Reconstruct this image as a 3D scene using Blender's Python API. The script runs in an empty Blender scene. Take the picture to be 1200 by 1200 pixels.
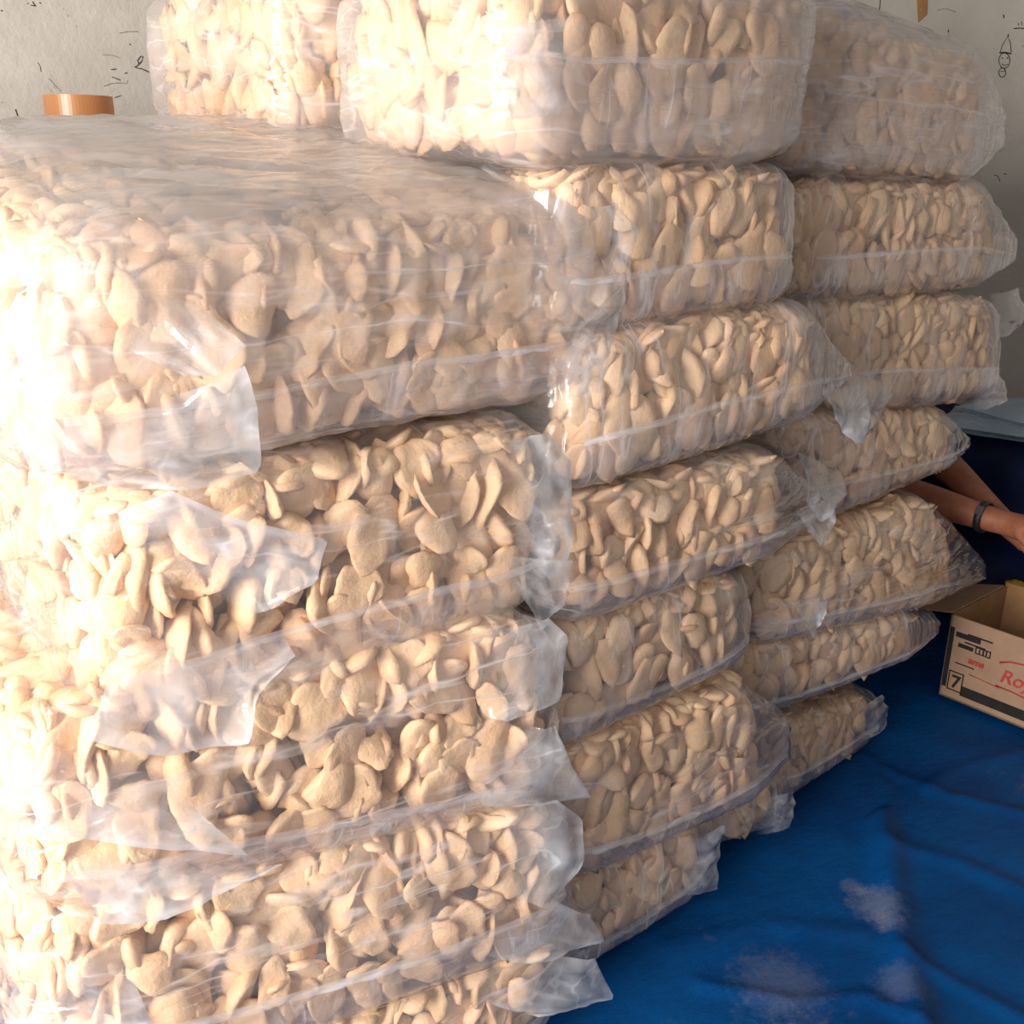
import bpy, bmesh, math, random
import numpy as np
from mathutils import Vector, Matrix, noise

random.seed(7); rng = np.random.default_rng(7)
scene = bpy.context.scene
COL = scene.collection

# ------------------------------------------------------------------ camera
# world: X runs along the front of the stack, Y into the stack, Z up (metres)
EYE = np.array([0.0, 0.0, 1.35])
PITCH, ROLL, YAW = (math.radians(a) for a in (19.11, -0.59, 51.89))
FPX = 1200.0
fw = np.array([math.cos(YAW)*math.cos(PITCH), math.sin(YAW)*math.cos(PITCH), -math.sin(PITCH)])
rt0 = np.array([math.sin(YAW), -math.cos(YAW), 0.0]); up0 = np.cross(rt0, fw)
rt = math.cos(ROLL)*rt0 - math.sin(ROLL)*up0
up = math.sin(ROLL)*rt0 + math.cos(ROLL)*up0
cam_data = bpy.data.cameras.new('camera'); cam = bpy.data.objects.new('camera', cam_data); COL.objects.link(cam)
cam_data.sensor_fit = 'HORIZONTAL'; cam_data.sensor_width = 36.0; cam_data.lens = 36.0*FPX/1200.0
cam_data.clip_start = 0.02; cam_data.clip_end = 60
cam.matrix_world = Matrix(((rt[0], up[0], -fw[0], EYE[0]), (rt[1], up[1], -fw[1], EYE[1]), (rt[2], up[2], -fw[2], EYE[2]), (0, 0, 0, 1)))
scene.camera = cam
def ray(x, y): return fw + rt*(x-600)/FPX - up*(y-600)/FPX
def atY(x, y, Y): r = ray(x, y); return EYE + r*(Y/r[1])
def atX(x, y, X): r = ray(x, y); return EYE + r*(X/r[0])
def atZ(x, y, Z): r = ray(x, y); return EYE + r*((Z-EYE[2])/r[2])
def px(p):
    d = np.asarray(p, float)-EYE; z = d@fw
    return 600+FPX*(d@rt)/z, 600-FPX*(d@up)/z, z

# ------------------------------------------------------------------ light
world = bpy.data.worlds.new('daylight'); scene.world = world; world.use_nodes = True
wb = world.node_tree.nodes['Background']; wb.inputs[0].default_value = (0.86, 0.93, 1.0, 1); wb.inputs[1].default_value = 0.085
def area(name, loc, target, sx, sy, watts, col):
    L = bpy.data.lights.new(name, 'AREA'); L.shape = 'RECTANGLE'; L.size = sx; L.size_y = sy; L.energy = watts; L.color = col
    o = bpy.data.objects.new(name, L); COL.objects.link(o); o.location = loc
    o.rotation_euler = (Vector(target)-Vector(loc)).to_track_quat('-Z', 'Y').to_euler(); return o
area('doorway_daylight', (-2.0, 0.45, 1.40), (0.4, 1.25, 0.8), 1.3, 2.2, 235, (1.0, 0.97, 0.93))
area('front_fill', (-0.9, -1.5, 2.1), (0.7, 1.1, 0.7), 1.8, 1.6, 15, (1.0, 0.98, 0.95))  # soft fill added behind the camera to brighten the stack fronts
area('overhead_fill', (0.6, -0.9, 3.6), (1.3, 1.2, 0.6), 2.2, 1.6, 8, (1.0, 0.98, 0.96))  # added general soft fill from above, not a known opening
cy = scene.cycles; cy.max_bounces = 6; cy.diffuse_bounces = 3; cy.glossy_bounces = 2; cy.transparent_max_bounces = 8
scene.view_settings.view_transform = 'Standard'; scene.view_settings.look = 'None'
scene.view_settings.exposure = 0.08; scene.view_settings.gamma = 1.0; scene.view_settings.use_curve_mapping = False

# ------------------------------------------------------------------ helpers
def tag(o, label=None, cat=None, group=None, kind=None):
    if label: o['label'] = label
    if cat: o['category'] = cat
    if group: o['group'] = group
    if kind: o['kind'] = kind
    return o
def link_mesh(name, me, mat=None, parent=None, smooth=True):
    if mat is not None and not me.materials: me.materials.append(mat)
    if smooth and len(me.polygons): me.polygons.foreach_set('use_smooth', [True]*len(me.polygons))
    o = bpy.data.objects.new(name, me); COL.objects.link(o)
    if parent is not None: o.parent = parent
    return o
def mesh_obj(name, verts, faces, mat=None, parent=None, smooth=True):
    me = bpy.data.meshes.new(name); me.from_pydata([tuple(map(float, v)) for v in verts], [], [tuple(map(int, f)) for f in faces]); me.update()
    return link_mesh(name, me, mat, parent, smooth)
def tri_obj(name, V, F, mat, parent=None):
    me = bpy.data.meshes.new(name); me.vertices.add(len(V)); me.vertices.foreach_set('co', V.astype(np.float32).ravel())
    n = len(F); me.loops.add(3*n); me.loops.foreach_set('vertex_index', F.astype(np.int32).ravel())
    me.polygons.add(n); me.polygons.foreach_set('loop_start', np.arange(0, 3*n, 3, dtype=np.int32))
    me.update(); me.validate(); return link_mesh(name, me, mat, parent)
def slackness(o, vals):
    a = o.data.attributes.new('slackness', 'FLOAT', 'POINT'); a.data.foreach_set('value', [float(v) for v in vals]); return o
def bm_obj(name, bm, mat=None, parent=None, smooth=False):
    me = bpy.data.meshes.new(name); bm.to_mesh(me); bm.free(); return link_mesh(name, me, mat, parent, smooth)
def empty(name, loc=(0, 0, 0)):
    o = bpy.data.objects.new(name, None); COL.objects.link(o); o.location = loc; o.empty_display_size = 0.05; return o
def add_box(bm, lo, hi, bevel=0.0):
    r = bmesh.ops.create_cube(bm, size=1.0); vs = r['verts']
    for v in vs: v.co = Vector([lo[i]+(v.co[i]+0.5)*(hi[i]-lo[i]) for i in range(3)])
    if bevel:
        es = list({e for v in vs for e in v.link_edges})
        bmesh.ops.bevel(bm, geom=es, offset=bevel, segments=2, profile=0.5, affect='EDGES')
def tube(name, pts, r, mat, parent=None, n=6, flat=None):
    """a swept tube along pts; r a number or one radius per point"""
    pts = [Vector(p) for p in pts]; rs = r if isinstance(r, (list, tuple)) else [r]*len(pts)
    V, F = [], []
    for i, p in enumerate(pts):
        t = (pts[min(i+1, len(pts)-1)]-pts[max(i-1, 0)]).normalized()
        a = t.cross(Vector((0.3, 0.2, 1))).normalized(); b = t.cross(a)
        for k in range(n):
            an = 2*math.pi*k/n; q = a*math.cos(an)*rs[i]+b*math.sin(an)*rs[i]
            if flat is not None: q = q-Vector(flat)*q.dot(Vector(flat))*0.85
            V.append(p+q)
    for i in range(len(pts)-1):
        for k in range(n): F.append((i*n+k, i*n+(k+1) % n, (i+1)*n+(k+1) % n, (i+1)*n+k))
    F.append(tuple(range(n-1, -1, -1))); F.append(tuple((len(pts)-1)*n+k for k in range(n)))
    return mesh_obj(name, V, F, mat, parent)

class NT:
    def __init__(s, name):
        s.m = bpy.data.materials.new(name); s.m.use_nodes = True; s.t = s.m.node_tree; s.t.nodes.clear(); s.out = s.n('ShaderNodeOutputMaterial')
    def n(s, typ, **kw):
        nd = s.t.nodes.new(typ)
        for k, v in kw.items():
            if isinstance(v, tuple) and k.startswith('i_'): pass
            setattr(nd, k, v)
        return nd
    def l(s, a, b): s.t.links.new(a, b)
    def noise(s, scale, detail=4, rough=0.55, vec=None, dist=0.0):
        nd = s.n('ShaderNodeTexNoise'); nd.inputs['Scale'].default_value = scale; nd.inputs['Detail'].default_value = detail
        nd.inputs['Roughness'].default_value = rough; nd.inputs['Distortion'].default_value = dist
        if vec is not None: s.l(vec, nd.inputs['Vector'])
        return nd.outputs['Fac']
    def ramp(s, fac, stops):
        nd = s.n('ShaderNodeValToRGB'); cr = nd.color_ramp
        while len(cr.elements) < len(stops): cr.elements.new(0.5)
        for e, (p, c) in zip(cr.elements, stops): e.position = p; e.color = (*c, 1) if len(c) == 3 else c
        s.l(fac, nd.inputs[0]); return nd.outputs[0]
    def mix(s, fac, a, b, blend='MIX'):
        nd = s.n('ShaderNodeMix'); nd.data_type = 'RGBA'; nd.blend_type = blend
        for sock, v in ((nd.inputs[0], fac), (nd.inputs[6], a), (nd.inputs[7], b)):
            if hasattr(v, 'links') or isinstance(v, bpy.types.NodeSocket): s.l(v, sock)
            else: sock.default_value = v if not isinstance(v, tuple) else ((*v, 1) if len(v) == 3 else v)
        return nd.outputs[2]
    def math(s, op, a, b=0.0):
        nd = s.n('ShaderNodeMath'); nd.operation = op
        for sock, v in ((nd.inputs[0], a), (nd.inputs[1], b)):
            if isinstance(v, bpy.types.NodeSocket): s.l(v, sock)
            else: sock.default_value = v
        return nd.outputs[0]
    def bump(s, h, strength, dist=0.01):
        nd = s.n('ShaderNodeBump'); nd.inputs['Strength'].default_value = strength; nd.inputs['Distance'].default_value = dist
        s.l(h, nd.inputs['Height']); return nd.outputs[0]
    def coord(s, scale=(1, 1, 1), rot=(0, 0, 0), what='Object'):
        tc = s.n('ShaderNodeTexCoord'); mp = s.n('ShaderNodeMapping'); mp.inputs['Scale'].default_value = scale; mp.inputs['Rotation'].default_value = rot
        s.l(tc.outputs[what], mp.inputs['Vector']); return mp.outputs[0]
    def principled(s, col, rough=0.6, normal=None, spec=0.5, **kw):
        p = s.n('ShaderNodeBsdfPrincipled')
        if isinstance(col, bpy.types.NodeSocket): s.l(col, p.inputs['Base Color'])
        else: p.inputs['Base Color'].default_value = (*col, 1)
        if isinstance(rough, bpy.types.NodeSocket): s.l(rough, p.inputs['Roughness'])
        else: p.inputs['Roughness'].default_value = rough
        p.inputs['Specular IOR Level'].default_value = spec
        for k, v in kw.items(): p.inputs[k.replace('_', ' ')].default_value = v
        if normal is not None: s.l(normal, p.inputs['Normal'])
        s.l(p.outputs[0], s.out.inputs['Surface']); return p
def plain(name, col, rough=0.6, spec=0.4, nscale=30, var=0.25, bump=0.15):
    t = NT(name); c = t.coord(); f = t.noise(nscale, 5, 0.6, c)
    dark = tuple(x*(1-var) for x in col); lite = tuple(min(1, x*(1+var)) for x in col)
    t.principled(t.ramp(f, [(0.3, dark), (0.7, lite)]), rough, t.bump(f, bump, 0.003), spec); return t.m

def cracker_mat():
    t = NT('puffed_cracker')
    geo = t.n('ShaderNodeNewGeometry'); c = t.coord()
    big = t.noise(38, 3, 0.5, c); fine = t.noise(190, 4, 0.65, c)
    base = t.ramp(geo.outputs['Random Per Island'], [(0.0, (0.60, 0.335, 0.165)), (0.35, (0.73, 0.455, 0.25)), (0.7, (0.82, 0.55, 0.335)), (1.0, (0.67, 0.39, 0.20))])
    col = t.mix(t.math('MULTIPLY', big, 0.55), base, (0.80, 0.56, 0.34))
    spots = t.ramp(t.noise(75, 2, 0.5, c), [(0.66, (0, 0, 0)), (0.80, (1, 1, 1))])
    col = t.mix(t.math('MULTIPLY', spots, 0.6), col, (0.50, 0.26, 0.10))
    h = t.math('ADD', t.math('MULTIPLY', big, 0.8), t.math('MULTIPLY', fine, 0.35))
    t.principled(col, 0.55, t.bump(h, 0.6, 0.006), 0.35); return t.m
def film_mat(name, haze0, haze1, gloss=1.0, stretch=(1, 1, 1), rot=(0, 0, 0), rough=0.11, tint=(0.87, 0.83, 0.83), bump=0.6, attr=False):
    """clear polythene: mostly transparent, a milky haze that varies, a sharp sheen broken up by creases"""
    t = NT(name)
    c = t.coord(stretch, rot)
    crease = t.noise(15, 2, 0.45, c, 0.15)
    ridge = t.math('ABSOLUTE', t.math('SUBTRACT', crease, 0.5))
    line = t.math('MAXIMUM', t.math('SUBTRACT', 1.0, t.math('MULTIPLY', ridge, 26.0)), 0.0)      # narrow creases, whitened where the film was bent
    nrm = t.bump(t.math('ADD', ridge, t.math('MULTIPLY', line, 0.12)), bump, 0.03)
    blotch = t.noise(8, 2, 0.6, c)
    mr = t.n('ShaderNodeMapRange'); t.l(blotch, mr.inputs[0]); mr.inputs[1].default_value = 0.36; mr.inputs[2].default_value = 0.68
    mr.inputs[3].default_value = haze0; mr.inputs[4].default_value = haze1
    patch = t.math('MAXIMUM', t.math('SUBTRACT', t.math('MULTIPLY', blotch, 3.0), 1.15), 0.0)
    hz_f = t.math('MINIMUM', t.math('ADD', mr.outputs[0], t.math('MULTIPLY', t.math('MULTIPLY', line, patch), 0.55)), 0.95)
    if attr:
        at_ = t.n('ShaderNodeAttribute'); at_.attribute_name = 'slackness'; hz_f = t.math('MULTIPLY', hz_f, at_.outputs['Fac'])
    tr = t.n('ShaderNodeBsdfTransparent'); tr.inputs[0].default_value = (0.99, 0.99, 0.995, 1)
    df = t.n('ShaderNodeBsdfDiffuse'); df.inputs[0].default_value = (*tint, 1)
    tl = t.n('ShaderNodeBsdfTranslucent'); tl.inputs[0].default_value = (*tint, 1)
    hz = t.n('ShaderNodeMixShader'); hz.inputs[0].default_value = 0.5; t.l(df.outputs[0], hz.inputs[1]); t.l(tl.outputs[0], hz.inputs[2])
    m1 = t.n('ShaderNodeMixShader'); t.l(hz_f, m1.inputs[0]); t.l(tr.outputs[0], m1.inputs[1]); t.l(hz.outputs[0], m1.inputs[2])
    gl = t.n('ShaderNodeBsdfGlossy'); gl.inputs['Roughness'].default_value = rough; gl.inputs[0].default_value = (1, 1, 1, 1); t.l(nrm, gl.inputs['Normal'])
    fr = t.n('ShaderNodeFresnel'); gm = t.n('ShaderNodeNewGeometry')   # a thin sheet reflects alike from both sides
    t.l(t.math('SUBTRACT', 1.45, t.math('MULTIPLY', gm.outputs['Backfacing'], 1.45-1/1.45)), fr.inputs[0])
    m2 = t.n('ShaderNodeMixShader'); t.l(t.math('MULTIPLY', fr.outputs[0], gloss), m2.inputs[0]); t.l(m1.outputs[0], m2.inputs[1]); t.l(gl.outputs[0], m2.inputs[2])
    t.l(m2.outputs[0], t.out.inputs['Surface']); return t.m

M = {}
M['cracker'] = cracker_mat()
M['film'] = film_mat('clear_film', 0.07, 0.25, 1.0, (0.30, 0.6, 1.7), (0, 0.5, 0))
M['film_slack'] = film_mat('slack_clear_film', 0.18, 0.48, 0.9, (0.30, 0.6, 2.0), (0, 0.30, 0))
M['film_dull'] = film_mat('dull_clear_film', 0.11, 0.30, 0.9, (1.7, 0.6, 0.35), (0, 0.25, 0))
M['flap'] = film_mat('folded_film', 0.34, 0.66, 1.0, (1, 1, 1), (0.3, 0.5, 0), 0.14, (0.86, 0.88, 0.92), 0.2, True)
M['film_top'] = film_mat('milky_top_film', 0.55, 0.88, 0.8, (0.35, 1.2, 1), (0, 0, 0.5), 0.2, (0.82, 0.79, 0.77), 0.4, True)
M['fold'] = film_mat('creased_film_edge', 0.25, 0.50, 1.0, (0.3, 1, 1), (0, 0, 0), 0.16, (0.88, 0.88, 0.92), 0.15)

# ------------------------------------------------------------------ the setting
def wall_mat():
    t = NT('old_plaster'); c = t.coord()
    a = t.noise(2.2, 6, 0.6, c); b = t.noise(9, 6, 0.7, c); g = t.noise(60, 3, 0.6, c)
    col = t.ramp(a, [(0.3, (0.40, 0.355, 0.30)), (0.55, (0.52, 0.47, 0.415)), (0.75, (0.57, 0.52, 0.47))])
    stains = t.ramp(b, [(0.56, (0, 0, 0)), (0.75, (1, 1, 1))])
    col = t.mix(t.math('MULTIPLY', stains, 0.35), col, (0.29, 0.25, 0.20))
    specks = t.ramp(t.noise(28, 5, 0.75, c), [(0.655, (0, 0, 0)), (0.72, (1, 1, 1))])
    col = t.mix(t.math('MULTIPLY', specks, 0.75), col, (0.10, 0.08, 0.06))
    t.principled(col, 0.85, t.bump(t.math('ADD', b, t.math('MULTIPLY', g, 0.4)), 0.35, 0.01), 0.2); return t.m
M['wall'] = wall_mat()
M['concrete'] = plain('concrete', (0.30, 0.28, 0.25), 0.9, 0.2, 14, 0.3, 0.3)
WX, WY = 3.4, 2.55
def wall(name, lo, hi):
    bm = bmesh.new(); add_box(bm, lo, hi); return tag(bm_obj(name, bm, M['wall']), kind='structure', label=None)
wall_back = wall('wall_back', (-1.5, WY, 0), (WX+0.12, WY+0.12, 3.0))
wall_right = wall('wall_right', (WX, -1.2, 0), (WX+0.12, WY, 3.0))
bm = bmesh.new(); add_box(bm, (-4.0, -3.0, -0.12), (WX+0.12, WY+0.12, -0.03)); tag(bm_obj('floor', bm, M['concrete']), kind='structure')

# marks on the walls
M['ink'] = plain('marker_ink', (0.03, 0.028, 0.025), 0.7, 0.2)
M['brown_tape'] = plain('brown_tape', (0.36, 0.17, 0.06), 0.35, 0.5, 20, 0.2)
def stroke(pts, r, where='right'):
    if where == 'right': tube('scribble', [tuple(atX(x, y, WX-0.001)) for x, y in pts], r, M['ink'], wall_right, 5, (1, 0, 0))
    else: tube('scribble', [tuple(atY(x, y, WY-0.001)) for x, y in pts], r*0.6, M['ink'], wall_back, 5, (0, 1, 0))
def ring(cx, cy, rx, ry, a0=0, a1=360, n=14):
    return [(cx+rx*math.cos(math.radians(a0+(a1-a0)*i/n)), cy+ry*math.sin(math.radians(a0+(a1-a0)*i/n))) for i in range(n+1)]
stroke([(985, 6), (1000, 13), (1012, 20), (1022, 25), (1030, 30)], 0.0022)
stroke([(1032, -6), (1031, 8), (1029, 20), (1029, 32)], 0.0018)
stroke(ring(1177, 71, 6.5, 9), 0.0014); stroke([(1171, 62), (1178, 61.5), (1185, 63)], 0.0022)
stroke([(1172, 61), (1175, 52), (1181, 43), (1184, 50), (1185, 61)], 0.0013); stroke([(1181, 43), (1182, 40)], 0.002)
stroke(ring(1174.5, 85, 4, 5.5), 0.0014); stroke([(1174, 67), (1175, 69)], 0.0014); stroke([(1180, 67), (1181, 69)], 0.0014)
stroke([(1174, 75), (1178, 77), (1181, 75)], 0.0012); stroke([(1172, 84), (1178, 83)], 0.001)
stroke([(1188, 33.5), (1194, 33), (1206, 34)], 0.0016); stroke([(1193, 27), (1194, 30)], 0.001); stroke([(1197, 25), (1198, 30)], 0.001)
stroke([(1176, 17), (1176.5, 21)], 0.002); stroke([(1111, 35), (1111.5, 38)], 0.002); stroke([(1112, 40), (1112, 49)], 0.0007)
stroke([(1165, 205), (1169, 206), (1172, 213)], 0.001); stroke([(1176, 204), (1180, 204)], 0.0012)
stroke([(1098, 12), (1108, 10), (1120, 14)], 0.0006)
stroke([(163, 75), (161, 71), (165, 66), (167.5, 66), (166, 72), (161, 77), (157.5, 78.5), (160, 79.5), (167, 81), (178, 86)], 0.0019, 'back')
stroke([(175, 74), (175.5, 79)], 0.0011, 'back')
stroke([(130, 81.5), (136, 81)], 0.0018, 'back'); stroke([(131, 90), (136, 92), (141, 94)], 0.0016, 'back'); stroke([(146, 86), (149, 85.5)], 0.0018, 'back')
stroke([(122, 101), (131, 98), (142, 97), (149, 98), (150, 94)], 0.0007, 'back'); stroke([(140, 39), (150, 37), (162, 37)], 0.0008, 'back')
stroke([(44, 73), (47, 78), (48, 84)], 0.0010, 'back'); stroke([(57, 92), (66, 101), (71, 107)], 0.0006, 'back')
stroke([(32, 4), (33, 4.5)], 0.002, 'back'); stroke([(38, 2), (40, 5), (42, 7), (36, 6)], 0.0018, 'back'); stroke([(46, 3), (48, 4)], 0.0018, 'back')
stroke([(134, 114.5), (142, 112)], 0.0012, 'back'); stroke([(189, 142), (190, 136), (195, 133), (199, 134)], 0.003, 'back')
stroke([(120, 64), (132, 65), (141, 68)], 0.0006, 'back'); stroke([(183, 106), (184, 107)], 0.003, 'back'); stroke([(152, 51), (152.5, 53)], 0.002, 'back')
stroke([(18, 128), (21, 137)], 0.002, 'back'); stroke([(1, 12), (3, 13)], 0.002, 'back')
P4 = [atX(x, y, WX-0.004) for x, y in ((1074, -8), (1087, -9), (1086, 17), (1076, 26))]
mesh_obj('tape_strip', P4+[p+np.array([0.003, 0, 0]) for p in P4], [(0, 1, 2, 3), (7, 6, 5, 4), (0, 4, 5, 1), (1, 5, 6, 2), (2, 6, 7, 3), (3, 7, 4, 0)], M['brown_tape'], wall_right, False)

# blue tarpaulin on the floor
def tarp_mat(name, dusty=1.0):
    t = NT(name); c = t.coord(); c2 = t.coord((1, 2.2, 1), (0, 0, 0.5))
    a = t.noise(2.2, 5, 0.6, c); b = t.noise(9, 5, 0.65, c2)
    col = t.ramp(a, [(0.3, (0.0002, 0.027, 0.115)), (0.7, (0.0006, 0.062, 0.205))])
    d = t.ramp(t.math('MULTIPLY', t.noise(1.9, 6, 0.7, c), 1.0), [(0.60, (0, 0, 0)), (0.80, (1, 1, 1))])
    grit = t.ramp(t.noise(40, 5, 0.75, c), [(0.42, (0, 0, 0)), (0.70, (1, 1, 1))])
    col = t.mix(t.math('MULTIPLY', t.math('MULTIPLY', d, grit), 0.7*dusty), col, (0.32, 0.29, 0.27))
    for (fx, fy), rad, amt in (((1028, 1058), 0.10, 0.26), ((1040, 1080), 0.06, 0.22), ((915, 1150), 0.15, 0.16), ((1055, 1155), 0.09, 0.14), ((1000, 1035), 0.05, 0.2)):
        if not dusty: break
        q = atZ(fx, fy, 0); vm = t.n('ShaderNodeVectorMath'); vm.operation = 'DISTANCE'; t.l(c, vm.inputs[0]); vm.inputs[1].default_value = tuple(q)
        m_ = t.math('MAXIMUM', t.math('SUBTRACT', 1.0, t.math('DIVIDE', vm.outputs['Value'], rad)), 0.0)
        g_ = t.ramp(t.math('ADD', t.math('MULTIPLY', m_, 0.55), t.math('MULTIPLY', t.noise(45, 8, 0.85, c), 0.75)), [(0.58, (0, 0, 0)), (0.80, (1, 1, 1))])
        col = t.mix(t.math('MULTIPLY', t.math('MULTIPLY', g_, amt), t.math('MINIMUM', t.math('MULTIPLY', m_, 4.0), 1.0)), col, (0.30, 0.28, 0.27))
    fine = t.noise(300, 2, 0.5, c)
    t.principled(col, 0.5, t.bump(t.math('ADD', b, t.math('MULTIPLY', fine, 0.06)), 0.3, 0.02), 0.12); return t.m
M['tarp'] = tarp_mat('blue_tarpaulin'); M['tarp_shaded'] = plain('shaded_navy_tarpaulin', (0.0012, 0.006, 0.035), 0.6, 0.2, 12, 0.4, 0.2)  # second one, for the heap: shade over it is darkened into the base colour
def seg_dist(p, a, b):
    a = np.array(a); b = np.array(b); d = b-a; t = np.clip(((p-a)@d)/(d@d), 0, 1); return np.linalg.norm(p-a-t[:, None]*d, axis=1), t
def floor_pts(*pp): return [tuple(atZ(x, y, 0)[:2]) for x, y in pp]
FOLDS = [(floor_pts((1010, 890), (1042, 1000), (1052, 1090), (1075, 1180), (1100, 1260)), 0.018, 0.030),
         (floor_pts((820, 1150), (930, 1172), (1015, 1165), (1080, 1200)), 0.007, 0.014),
         (floor_pts((1060, 1115), (1120, 1150), (1200, 1190)), 0.008, 0.02),
         (floor_pts((1040, 900), (1110, 930), (1200, 950)), 0.007, 0.02),
         (floor_pts((1050, 990), (1130, 1010), (1200, 1040)), 0.007, 0.025),
         (floor_pts((1085, 925), (1120, 900), (1200, 880)), 0.006, 0.02),
         (floor_pts((790, 1110), (900, 1080), (1010, 1090)), 0.006, 0.03)]
xs = np.concatenate([np.linspace(-1.2, 0.6, 30, endpoint=False), np.linspace(0.6, 2.6, 190), np.linspace(2.62, 3.36, 30)])
ys = np.concatenate([np.linspace(-0.9, 0.1, 14, endpoint=False), np.linspace(0.1, 1.3, 120), np.linspace(1.32, 2.5, 24)])
XX, YY = np.meshgrid(xs, ys, indexing='ij'); pxy = np.stack([XX.ravel(), YY.ravel()], 1); ZZ = np.full(len(pxy), -0.006)
for path, amp, wid in FOLDS:
    best = np.full(len(pxy), 9.0)
    for a, b in zip(path[:-1], path[1:]): best = np.minimum(best, seg_dist(pxy, a, b)[0])
    ZZ += amp*np.exp(-(best/wid)**2)
ZZ += np.array([0.006*noise.noise((x*3.1, y*3.1, 1.7))+0.003*noise.noise((x*9, y*9+x*4, 4.2)) for x, y in pxy])
under = (pxy[:, 1] > 1.0) & (pxy[:, 0] < 2.0); ZZ[under] = np.minimum(ZZ[under], 0.0)
ny = len(ys); tf = [(i*ny+j, (i+1)*ny+j, (i+1)*ny+j+1, i*ny+j+1) for i in range(len(xs)-1) for j in range(ny-1)]
tarp = mesh_obj('tarpaulin', np.column_stack([pxy, ZZ]), tf, M['tarp'])
tag(tarp, 'creased blue plastic tarpaulin spread over the floor, dusted with pale powder', 'tarpaulin')

# ------------------------------------------------------------------ crackers
def cracker_variants(n, sub):
    out = []
    for k in range(n):
        b = bmesh.new(); bmesh.ops.create_icosphere(b, subdivisions=sub, radius=1.0)
        V = np.array([v.co[:] for v in b.verts]); F = np.array([[v.index for v in f.verts] for f in b.faces]); b.free()
        r = np.random.default_rng(100+k)
        a = 0.041*r.uniform(0.8, 1.25); w = 0.032*r.uniform(0.75, 1.2); th = 0.0105*r.uniform(0.8, 1.5)
        ang = np.arctan2(V[:, 1], V[:, 0]); ph = r.uniform(0, 6.28, 4)
        out_r = 1+0.11*np.cos(2*ang+ph[0])+0.09*np.cos(3*ang+ph[1])+0.05*np.cos(5*ang+ph[2])
        nz = np.array([noise.noise(Vector(v)*1.7+Vector((k*7.1, 0, 0))) for v in V])
        nf = np.array([noise.noise(Vector(v)*4.0+Vector((k*3.3, 5, 0))) for v in V])
        P = V*np.array([a, w, th])*(1+0.16*nz+0.06*nf)[:, None]; P[:, :2] *= out_r[:, None]
        k1, k2 = r.uniform(-5, 8), r.uniform(-7, 11); tw = r.uniform(-10, 10)
        P[:, 2] += k1*P[:, 0]**2+k2*P[:, 1]**2+tw*P[:, 0]*P[:, 1]*0.7
        P[:, 2] += 0.0035*nf
        out.append((P, F, np.array([a, w, th*1.5])))
    return out
VAR_HI = cracker_variants(14, 3); VAR = cracker_variants(14, 2)
ALL_CRACKERS = []       # (variant, R 3x3, position, scale, bag key, outward)

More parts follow.
